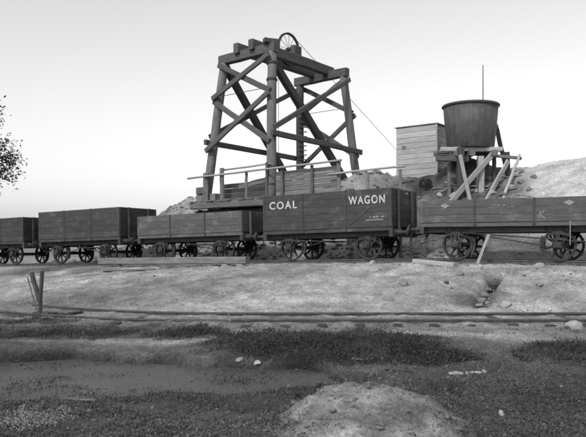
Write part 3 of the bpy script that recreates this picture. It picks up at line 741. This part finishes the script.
# mast behind the tank
mx_ = (483 - CX) / F * 35.2
tag(log('mast', (mx_, 35.2, gz(mx_, 35.2) - .2), P(483, 65, 35.2), .04, .022, 'iron_dark', None, 8, 8, .0), 'thin bare mast rising behind the water tank', 'mast')
# pulley drum lying by the shed
q = hit(425.5, 189)
dr = tag(link('cable_drum', merge([shift(lathe_mesh([(.12, -.02), (.27, -.02), (.27, .02), (.12, .02)], 20), 0, -.16), shift(lathe_mesh([(.12, -.02), (.27, -.02), (.27, .02), (.12, .02)], 20), 0, .16), lathe_mesh([(.05, -.2), (.13, -.2), (.13, .2), (.05, .2)], 16)]), None, 'iron_dark', q + Vector((0, 0, .22)), Euler((.1, 0, .5))),
         'small dark cable drum on the spoil below the shed', 'drum')

# ------------------------------------------------------------------ rubble and loose boards about the tank stand
loose = [((432, 190), (470, 185), .24, 'staging_timber', 'weathered board lying on the spoil below the shed'),
         ((464, 187), (489, 187.5), .28, 'pale_timber', 'wide pale board lying at the foot of the tank posts'),
         ((497, 176), (509, 178), .2, 'pale_timber', 'short pale plank on the rubble right of the tank posts'),
         ((518, 195), (532, 197), .2, 'pale_timber', 'pale plank on the rubble just above the right wagon'),
         ((439, 193), (455, 188), .16, 'pale_timber', 'thin pale batten slanting on the spoil below the tank')]
loose += [((446, 183), (456, 186), .18, 'pale_timber', 'short pale offcut left of the dark tank post'),
          ((488, 190), (501, 186), .16, 'staging_timber', 'grey batten right of the pale tank post'),
          ((505, 191), (517, 189), .15, 'staging_timber', 'grey batten at the foot of the leaning pole'),
          ((512, 177), (521, 176), .18, 'pale_timber', 'pale offcut high on the rubble right of the leaning pole'),
          ((456, 194), (474, 191), .2, 'pale_timber', 'pale plank low on the spoil under the tank'),
          ((399, 184), (413, 181), .2, 'staging_timber', 'grey plank at the foot of the pale shed')]
for (a, b_, wd, mt, lb) in loose:
    p, q = hit(*a), hit(*b_); up = Vector((0, 0, .03))
    d = (q - p)
    if d.length > 3: q = p + d.normalized() * 2.2
    # lay on the slope: roll so that the face follows it
    tag(beam('loose_board', p + up, q + up, wd, .05, mt, None, 0, .004), lb, 'board')
rock_lab = ['grey', 'pale', 'dark', 'angular', 'rounded']
rk = [(440, 196), (447, 190), (462, 193), (476, 192), (498, 184), (506, 172), (512, 188), (521, 183), (529, 190), (493, 194), (516, 166.5), (527, 164), (536, 162), (534, 178), (502, 196), (454, 197)]
where = ['left end of the rubble', 'below the leaning batten', 'under the dark tank post', 'below the pale tank post', 'right of the crossed braces', 'high under the leaning pole', 'right of the leaning pole', 'between the leaning pole and clay slope', 'at the edge of the clay slope', 'just above the right wagon', 'on the crest right of the tank', 'on the crest left of the clay', 'topmost where the clay crest begins', 'in the dark streak of the clay slope', 'low beside the foot of the pole', 'lowest left of the tank stand']
for i, (px, py) in enumerate(rk):
    q = hit(px, py); r = random.uniform(.16, .30)
    tag(link('rock', stone_mesh(r, (1, .85, .7), i + 20), None, 'stone' if i % 3 else 'pale_stone', q + Vector((0, 0, r * .2)), Euler((0, 0, random.uniform(0, 6)))), 'rough spoil rock ' + where[i], 'rock', 'rocks on the spoil heap')

gk = 46; gq = rng.random(gk) ** .7; gxy = np.array(GULLY[0])[None] + gq[:, None] * (np.array(GULLY[1]) - np.array(GULLY[0]))[None] + rng.normal(size=(gk, 2)) * .10
GULLY_STONES = np.concatenate([gxy, (ground_rel(gxy[:, 0], gxy[:, 1]) + E)[:, None]], 1)
# ------------------------------------------------------------------ things on the bank in front of the wagons
# the long squared baulk on two blocks, parallel to the rails
q = hit(243, 266.3); r_ = hit(227, 266.3)
p0 = hit(101, 266.5)
pr = P(248, 260.3, q.y); pl = P(100.5, 261.2, p0.y)
bk = tag(beam('baulk', pl, pr, .30, .27, 'staging_timber', None, 0, .006, 8), 'long squared timber baulk lying beside the rails', 'timber baulk')
MATS_bk = bk
for (px, lb) in ((241, 'small pale block under the right end of the long baulk'), (226, 'pale block under the baulk, left of the end one'), (118, 'block under the left end of the long baulk')):
    u = (px - 100.5) / (248 - 100.5); # along the baulk in plan
    k = (px - CX) / F; d = pr - pl; s = (k * pl.y - pl.x) / (d.x - k * d.y); c = pl + d * s
    g0 = gz(c.x, c.y) - .06; h = c.z - .135 - g0
    if h > .03: tag(link('packing_block', box_mesh(.32, .26, h, .02), None, 'pale_stone' if px > 200 else 'staging_timber', (c.x, c.y - .03, g0 + h / 2 - .002), Euler((0, 0, .2))), lb, 'block')
for (a, b_, wd, th, mt, lb) in (((104, 271.5), (151, 271.5), .2, .06, 'staging_timber', 'thin weathered plank on the dirt below the long baulk'),
                               ((160, 268.5), (196, 267.5), .16, .06, 'staging_timber', 'short weathered batten in the dirt beneath the middle of the baulk'),
                               ((415, 261.5), (455, 262.0), .3, .16, 'pale_timber', 'pale sleeper lying before the left wheel of the diamond wagon'),
                               ((396, 261.5), (411, 260.5), .14, .05, 'dark_timber', 'dark sliver of wood in front of the lettered wagon right end')):
    p, q = hit(*a), hit(*b_)
    if 'diamond' in lb:                     # beside the rail, on the shoulder of the bank
        def on(px, w):
            k = (px - CX) / F; o = O2 + TN * w; t_ = (k * o[1] - o[0]) / (TD[0] - k * TD[1]); v = T(t_, w); v.z = gz(v.x, v.y); return v
        p, q = on(415, -1.75), on(456, -2.15)
        tag(beam('plank', p + Vector((0, 0, .06)), q + Vector((0, 0, .06)), wd, th, mt, None, 0, .004), lb, 'plank'); continue
    q = Vector((q.x, p.y + (q.y - p.y) * .35, gz(q.x, p.y + (q.y - p.y) * .35)))
    tag(beam('plank', p + Vector((0, 0, th * .4)), q + Vector((0, 0, th * .4)), wd, th, mt, None, 0, .004), lb, 'plank')
# pale board propped against the near wagon's wheel
p0 = T(2.95, -1.45); p0.z = gz(p0.x, p0.y) - .03
p1 = T(3.26, -1.21, E + float(rail_rel(3.2)) + .80)
tag(beam('propped_board', p0, p1, .17, .035, 'pale_timber', None, .1, .002), 'short pale board propped under the diamond wagon beside its wheel', 'board')
stones = [((324, 262.5), .20, 'pale_stone', 'pale stone in front of the lettered wagon, between its wheels'),
          ((293, 265), .10, 'stone', 'small stone below the left wheel of the lettered wagon'),
          ((372, 264), .16, 'pale_stone', 'flat pale stone below the right wheel of the lettered wagon'),
          ((538, 267), .19, 'pale_stone', 'flat pale stone below the right wheel of the diamond wagon'),
          ((403, 284), .17, 'stone', 'half buried stone midway down the bank below the lettered wagon end'),
          ((461, 275), .15, 'stone', 'half buried stone left of the washed out gully'),
          ((488, 291), .15, 'stone', 'upper grey stone in the gully'), ((485, 296), .17, 'stone', 'grey stone in the middle of the gully'),
          ((481, 302), .15, 'stone', 'grey stone low in the gully'), ((478, 307), .14, 'stone', 'lowest grey stone at the gully mouth'),
          ((505, 306), .17, 'pale_stone', 'pale stone beside the rail, right of the gully mouth'), ((575, 329), .22, 'pale_stone', 'pale rock near the right edge before the front rails'),
          ((240, 361.5), .07, 'pale_stone', 'left of two small white stones at the pool edge'), ((257, 364), .075, 'pale_stone', 'right of two small white stones at the pool edge'),
          ((446, 283), .12, 'stone', 'small grey stone on the bank between baulk sleeper and gully'), ((540, 286), .14, 'stone', 'grey stone on the bank right of the gully'),
          ((501, 415), .05, 'pale_stone', 'small white stone in the weeds at lower right'), ((297, 372), .05, 'pale_stone', 'tiny pale stone in the weeds above the mound')]
for i, ((px, py), r, mt, lb) in enumerate(stones):
    q = hit(px, py); tag(link('stone', stone_mesh(r, (random.uniform(1, 1.35), random.uniform(.7, 1), random.uniform(.55, .8)), i + 50), None, mt, q + Vector((0, 0, r * .10)), Euler((random.uniform(-.35, .35), random.uniform(-.35, .35), random.uniform(0, 6)))), lb, 'stone')
for i, px in enumerate((451, 456, 461, 467, 472, 478, 484)):
    q = hit(px, 375.5 - i * .35 + random.uniform(-.8, .8)); r = random.uniform(.035, .06)
    tag(link('stone', stone_mesh(r, (1.3, .8, .6), i + 90), None, 'pale_stone', q + Vector((0, 0, r * .2)), Euler((0, 0, random.uniform(0, 3)))), 'pebble in the short row of pale stones above the right weeds', 'stone', 'row of pale stones')
# broken stop posts at the end of the near track
q = hit(39.5, 317)
bs = thing('stop_post', 'broken dark timber stop post with a raking stay at the end of the near rails', 'post', q + Vector((0, 0, -.05)))
tp = P(42, 271, q.y); beam('post', q + Vector((0, 0, -.25)), Vector((tp.x, tp.y, tp.z)), .085, .085, 'dark_timber', bs, 0, .01)
tp2 = P(31.5, 272.5, q.y + .05); beam('stay', P(39.5, 301, q.y + .02) , tp2, .10, .10, 'dark_timber', bs, 0, .008)
beam('foot_block', q + Vector((-.16, .05, .0)), q + Vector((.2, .05, -.01)), .18, .2, 'dark_timber', bs)
q2 = hit(32, 308)
tag(beam('stick', P(27, 276, q.y + .35), hit(37, 311), .03, .03, 'pale_timber'), 'thin pale stick leaning on the broken stop post', 'stick')
q = hit(46, 314)
pts = [hit(46 + k * 6, 313.5 + 1.6 * math.sin(k / 6 * math.pi)) + Vector((0, 0, .03)) for k in range(7)]
tag(link('bent_rod', tube_mesh(pts, .035, 6), None, 'iron_dark'), 'sagging dark iron rod on the ground right of the stop post', 'rod')
for (a, b_, lb) in (((353, 361.5), (376, 366.5), 'pale stick lying in the dark scrub above the mound'), ((385, 371), (416, 376), 'dark fallen branch between the scrub and the mound'), ((66, 402), (84, 411), 'grey stick lying in the mud of the pool')):
    p, q = hit(*a), hit(*b_); d = q - p; 
    q = p + Vector((d.x, d.y * .35, 0)); q.z = max(gz(q.x, q.y), p.z - .05) ; 
    up = .16 if px < 400 and 'scrub above' in lb else .03
    if 'mud' in lb: p.z = max(p.z, E - 1.79); q.z = max(q.z, E - 1.79)
    tag(log('stick', p + Vector((0, 0, up)), q + Vector((0, 0, up)), .02, .012, 'staging_timber' if 'dark' not in lb[:5] else 'dark_timber', None, 6, 5, .012), lb, 'stick')

# ------------------------------------------------------------------ tree reaching in from the left
trx, try_ = -13.6, 26.5
tz = gz(trx, try_)
tree = thing('tree', 'dark leafy tree reaching in at the left edge', 'tree', (trx, try_, tz))
trunk_pts = [Vector((0, 0, -.3)), Vector((.1, 0, 1.2)), Vector((-.1, .1, 2.6)), Vector((.15, 0, 4.2)), Vector((.1, 0, 6.9))]
def taper_tube(pts, r0, r1, n=9):
    me = tube_mesh(pts, 1.0, n); m = len(pts)
    for i, p in enumerate(pts):
        r = r0 + (r1 - r0) * i / (m - 1)
        for k in range(n):
            v = me.vertices[i * n + k]; v.co = p + (v.co - p) * r
    return me
link('trunk', taper_tube(trunk_pts, .24, .07), tree, 'bark')
rt = random.Random(4); centres = []
for k in range(15):
    z = rt.uniform(3.0, 6.6); a = rt.uniform(0, 6.28); ln = rt.uniform(1.1, 2.3) * (1 - abs(z - 4.6) / 5)
    if k < 6: a = rt.uniform(-.9, .5); ln = rt.uniform(1.9, 2.6); z = 3.25 + k * .62
    p0 = Vector((0.05, 0, z - .6)); p1 = Vector((ln * math.cos(a), ln * math.sin(a), z + .5))
    mid = p0.lerp(p1, .5) + Vector((0, 0, .2)); link('limb', taper_tube([p0, mid, p1], .06, .015, 6), tree, 'bark')
    centres += [p1, mid, p0.lerp(p1, .8) + Vector((rt.uniform(-.3, .3), rt.uniform(-.3, .3), rt.uniform(-.5, .2))), p1 + Vector((rt.uniform(-.3, .3), rt.uniform(-.3, .3), -.55))]

def leaves(points, size, up=0.0, aspect=.45, jitter=.5, rs=rng):
    """diamond leaves with a slight fold; points (n,3), size (n,)"""
    n = len(points); th = rs.uniform(0, 2 * np.pi, n); el = rs.uniform(-.9, .9, n) * (1 - up) + up * rs.uniform(.6, 1.45, n)
    d = np.stack([np.cos(th) * np.cos(el), np.sin(th) * np.cos(el), np.sin(el)], 1)
    r = rs.normal(size=(n, 3)); s = np.cross(d, r); s /= np.linalg.norm(s, axis=1, keepdims=True) + 1e-9
    l = size[:, None]; w_ = l * aspect * .5; nn = np.cross(d, s)
    a = points; m = points + d * l * .5 + nn * l * .08; b_ = points + d * l - nn * l * .05
    co = np.concatenate([a, m - s * w_, b_, m + s * w_]); i = np.arange(n)
    tri = np.concatenate([np.stack([i, i + n, i + 2 * n], 1), np.stack([i, i + 2 * n, i + 3 * n], 1)])
    return np_mesh(co, tri, 3)
tw_ = []
for c in centres:
    for _ in range(4):
        e = c + Vector((rt.gauss(0, .28), rt.gauss(0, .28), rt.gauss(-.05, .22))); tw_.append(tube_mesh([c, c.lerp(e, .5) + Vector((0, 0, .04)), e], .009, 4))
o = link('twigs', merge(tw_), tree, 'bark'); o['kind'] = 'stuff'
pts = []
for c in centres:
    k = rng.integers(120, 220); pts.append(np.array(c) + rng.normal(size=(k, 3)) * np.array((.24, .24, .2)))
pts = np.concatenate(pts)
crown = link('crown', leaves(pts, rng.uniform(.08, .18, len(pts)), 0, .42), tree, 'tree_leaf'); crown['kind'] = 'stuff'

# ------------------------------------------------------------------ ground cover
def scatter(n, x0, x1, y0, y1, dens, power=1.0):
    """more points close to the camera, where they show largest"""
    u = rng.random(n); y = y0 * (y1 / y0) ** u
    half = np.maximum(.47 * y, .5); x = rng.uniform(-1, 1, n) * half * 1.25
    k = rng.random(n) < dens(x, y) ** power
    x, y = x[k], y[k]; z = ground_rel(x, y) + E
    return np.stack([x, y, z], 1)
def tufts(base, per, spread, hmin, hmax):
    p = np.repeat(base, per, 0); n = len(p)
    off = rng.normal(size=(n, 3)) * np.array((spread, spread, 0)); q = p + off
    q[:, 2] = ground_rel(q[:, 0], q[:, 1]) + E - .01 + np.abs(rng.normal(size=n)) * (hmax * .55)
    return q
b_ = scatter(30000, -9, 9, 7.5, 16.5, lambda x, y: veg_scrub(x, y) * np.clip(.55 + 1.3 * fbm(x * 2.2, y * 2.2, 3), 0, 1))
q = tufts(b_, 8, .06, .05, .08)
tag(link('scrub', leaves(q, rng.uniform(.018, .05, len(q)), .4, .38), None, 'scrub_leaf'), 'low dark scrub in patches between the rails and the mound', 'scrub', kind='stuff')
e_ = scatter(9000, -9, 9, 7.5, 16.5, lambda x, y: np.clip(veg_scrub(x, y) * 1.2 + .10 * (y < front_y(x) - 2), 0, 1) * np.clip(.5 + 1.5 * fbm(x * 3.1, y * 3.1, 3), 0, 1))
q = tufts(np.concatenate([b_, e_]), 7, .05, .01, .015)
tag(link('scrub_grass', leaves(q, rng.uniform(.03, .12, len(q)) * rng.uniform(.4, 1, len(q)), .75, .11), None, 'scrub_leaf'), 'dark wiry grass growing through the scrub', 'grass', kind='stuff')
nb_ = scatter(700, -9, 9, 8.5, 15.5, lambda x, y: np.clip(veg_scrub(x, y) - .25, 0, 1) * np.clip(.3 + 1.6 * fbm(x * 1.7 + 8, y * 1.7, 2), 0, 1))
q = []
for c in nb_:
    rr = rng.uniform(.07, .22); kk = int(500 * rr) + 30; v = rng.normal(size=(kk, 3)); v /= np.linalg.norm(v, axis=1, keepdims=True); v *= rng.random((kk, 1)) ** .4
    v[:, 2] = np.abs(v[:, 2]) * rng.uniform(.7, 1.3); q.append(c + v * rr)
q = np.concatenate(q)
tag(link('scrub_bushes', leaves(q, rng.uniform(.02, .06, len(q)), .3, .35), None, 'scrub_leaf'), 'knee high dark bushes massed in the scrub', 'scrub', kind='stuff')
b_ = scatter(26000, -6, 6, 4.6, 11.0, lambda x, y: np.clip(veg_low(x, y) * (.68 + 2.0 * fbm(x * 1.5, y * 1.5, 4)), 0, 1))
q = tufts(b_, 6, .04, .01, .008)
tag(link('short_grass', leaves(q, rng.uniform(.015, .055, len(q)), .65, .12), None, 'weed_leaf'), 'short dark grass among the near weeds', 'grass', kind='stuff')
q = tufts(b_, 6, .04, .02, .025)
tag(link('weeds', leaves(q, rng.uniform(.014, .036, len(q)), .3, .5), None, 'weed_leaf'), 'low leafy weeds covering the near ground', 'weeds', kind='stuff')
b_ = scatter(9000, -9, 9, 5.0, 17, lambda x, y: np.clip(.25 + fbm(x * .9 + 40, y * .9, 3), 0, 1) * (1 - .75 * mound(x, y)) * (np.abs(y - front_y(x) + .7) > .9) * np.where(y > 8, 1, .6))
q = tufts(b_, 5, .04, .01, .03)
tag(link('dry_grass', leaves(q, rng.uniform(.025, .07, len(q)), .8, .10), None, 'dry_grass'), 'thin dry grass straws scattered over the near ground', 'grass', kind='stuff')
# pale flowering weed patch at the lower left
c = hit(32, 424)
k = 1800; q = np.stack([c.x + rng.normal(size=k) * .17, c.y + rng.normal(size=k) * .22, np.zeros(k)], 1)
q[:, 2] = ground_rel(q[:, 0], q[:, 1]) + E + rng.uniform(.0, .10, k)
tag(link('flowering_weed', leaves(q, rng.uniform(.010, .028, k), .2, .6), None, 'pale_leaf'), 'pale leafed weed patch at the lower left corner', 'plant', kind='stuff')

# scraps of weed floating on the pool
k = 5000; a_ = rng.uniform(0, 6.283, k); rr = np.sqrt(rng.random(k)) * .95
q = np.stack([-3.6 + 3.7 * rr * np.cos(a_), 9.45 + 1.55 * rr * np.sin(a_), np.full(k, E - 1.788)], 1)
q = q[(ground_rel(q[:, 0], q[:, 1]) < -1.80) & (rng.random(k) < np.clip(.3 + 1.5 * fbm(q[:, 0] * 1.2, q[:, 1] * 2.5, 3), 0, 1))]
tag(link('pond_weed', leaves(np.repeat(q, 3, 0) + rng.normal(size=(3 * len(q), 3)) * np.array((.03, .03, .002)), rng.uniform(.015, .04, 3 * len(q)), .15, .5), None, 'weed_leaf'), 'scraps of weed floating on the muddy pool', 'weeds', kind='stuff')
# pebbles and clods
def pebbles(name, base, rmin, rmax, mat, label):
    bm = bmesh.new(); bmesh.ops.create_icosphere(bm, subdivisions=1, radius=1); v0 = np.array([v.co for v in bm.verts]); f0 = np.array([[v.index for v in f.verts] for f in bm.faces]); bm.free()
    n = len(base); m = len(v0); r = rng.uniform(rmin, rmax, n) * (rng.random(n) ** 1.5 * .8 + .35)
    sc_ = np.stack([r * rng.uniform(.8, 1.4, n), r * rng.uniform(.7, 1.2, n), r * rng.uniform(.45, .8, n)], 1)
    co = v0[None] * (1 + rng.uniform(-.22, .22, (n, m, 1))) * sc_[:, None, :] + base[:, None, :]
    fs = f0[None] + (np.arange(n) * m)[:, None, None]
    tag(link(name, np_mesh(co.reshape(-1, 3), fs.reshape(-1, 3), 3), None, mat), label, 'pebbles', kind='stuff')
b_ = scatter(11000, -9, 9, 4.8, 27, lambda x, y: np.where(y < front_y(x) - 2, .10 + .3 * mound(x, y), .6))
pebbles('pebbles', b_, .008, .04, 'stone', 'loose pebbles and clods over the dirt')
tt = rng.uniform(-24, 9, 2600); w_ = 1.75 + np.abs(rng.normal(size=2600)) * 3.2
xy = O2[None] + tt[:, None] * TD + w_[:, None] * TN
b_ = np.concatenate([xy, (ground_rel(xy[:, 0], xy[:, 1]) + E)[:, None]], 1)
keep = (tt < 2.0) | (rng.random(2600) < .04); pebbles('rubble', b_[keep], .04, .17, 'stone', 'loose rubble over the spoil bank behind the wagons')
pebbles('gully_rubble', GULLY_STONES, .04, .10, 'stone', 'loose broken stones lying in the washed out gully')
b_ = scatter(16000, -9, 9, 15.5, 28, lambda x, y: np.where((y > front_y(x) + .3) & (tw(x, y)[1] < -1.3), np.clip(.5 + 1.2 * fbm(x * 1.3, y * 1.3, 3), 0, 1), 0))
pebbles('gravel', b_, .010, .032, 'pale_stone', 'fine gravel and clods on the bank below the wagons')
b_ = scatter(9000, -9, 9, 15.5, 29, lambda x, y: np.where(y > front_y(x), np.exp(-np.abs(tw(x, y)[1] + 1.5) / .9) * .6 + .05, 0) * (np.abs(tw(x, y)[1]) < 6))
pebbles('coal_crumbs', b_, .012, .045, 'iron_dark', 'spilled coal crumbs along the rails and down the bank')
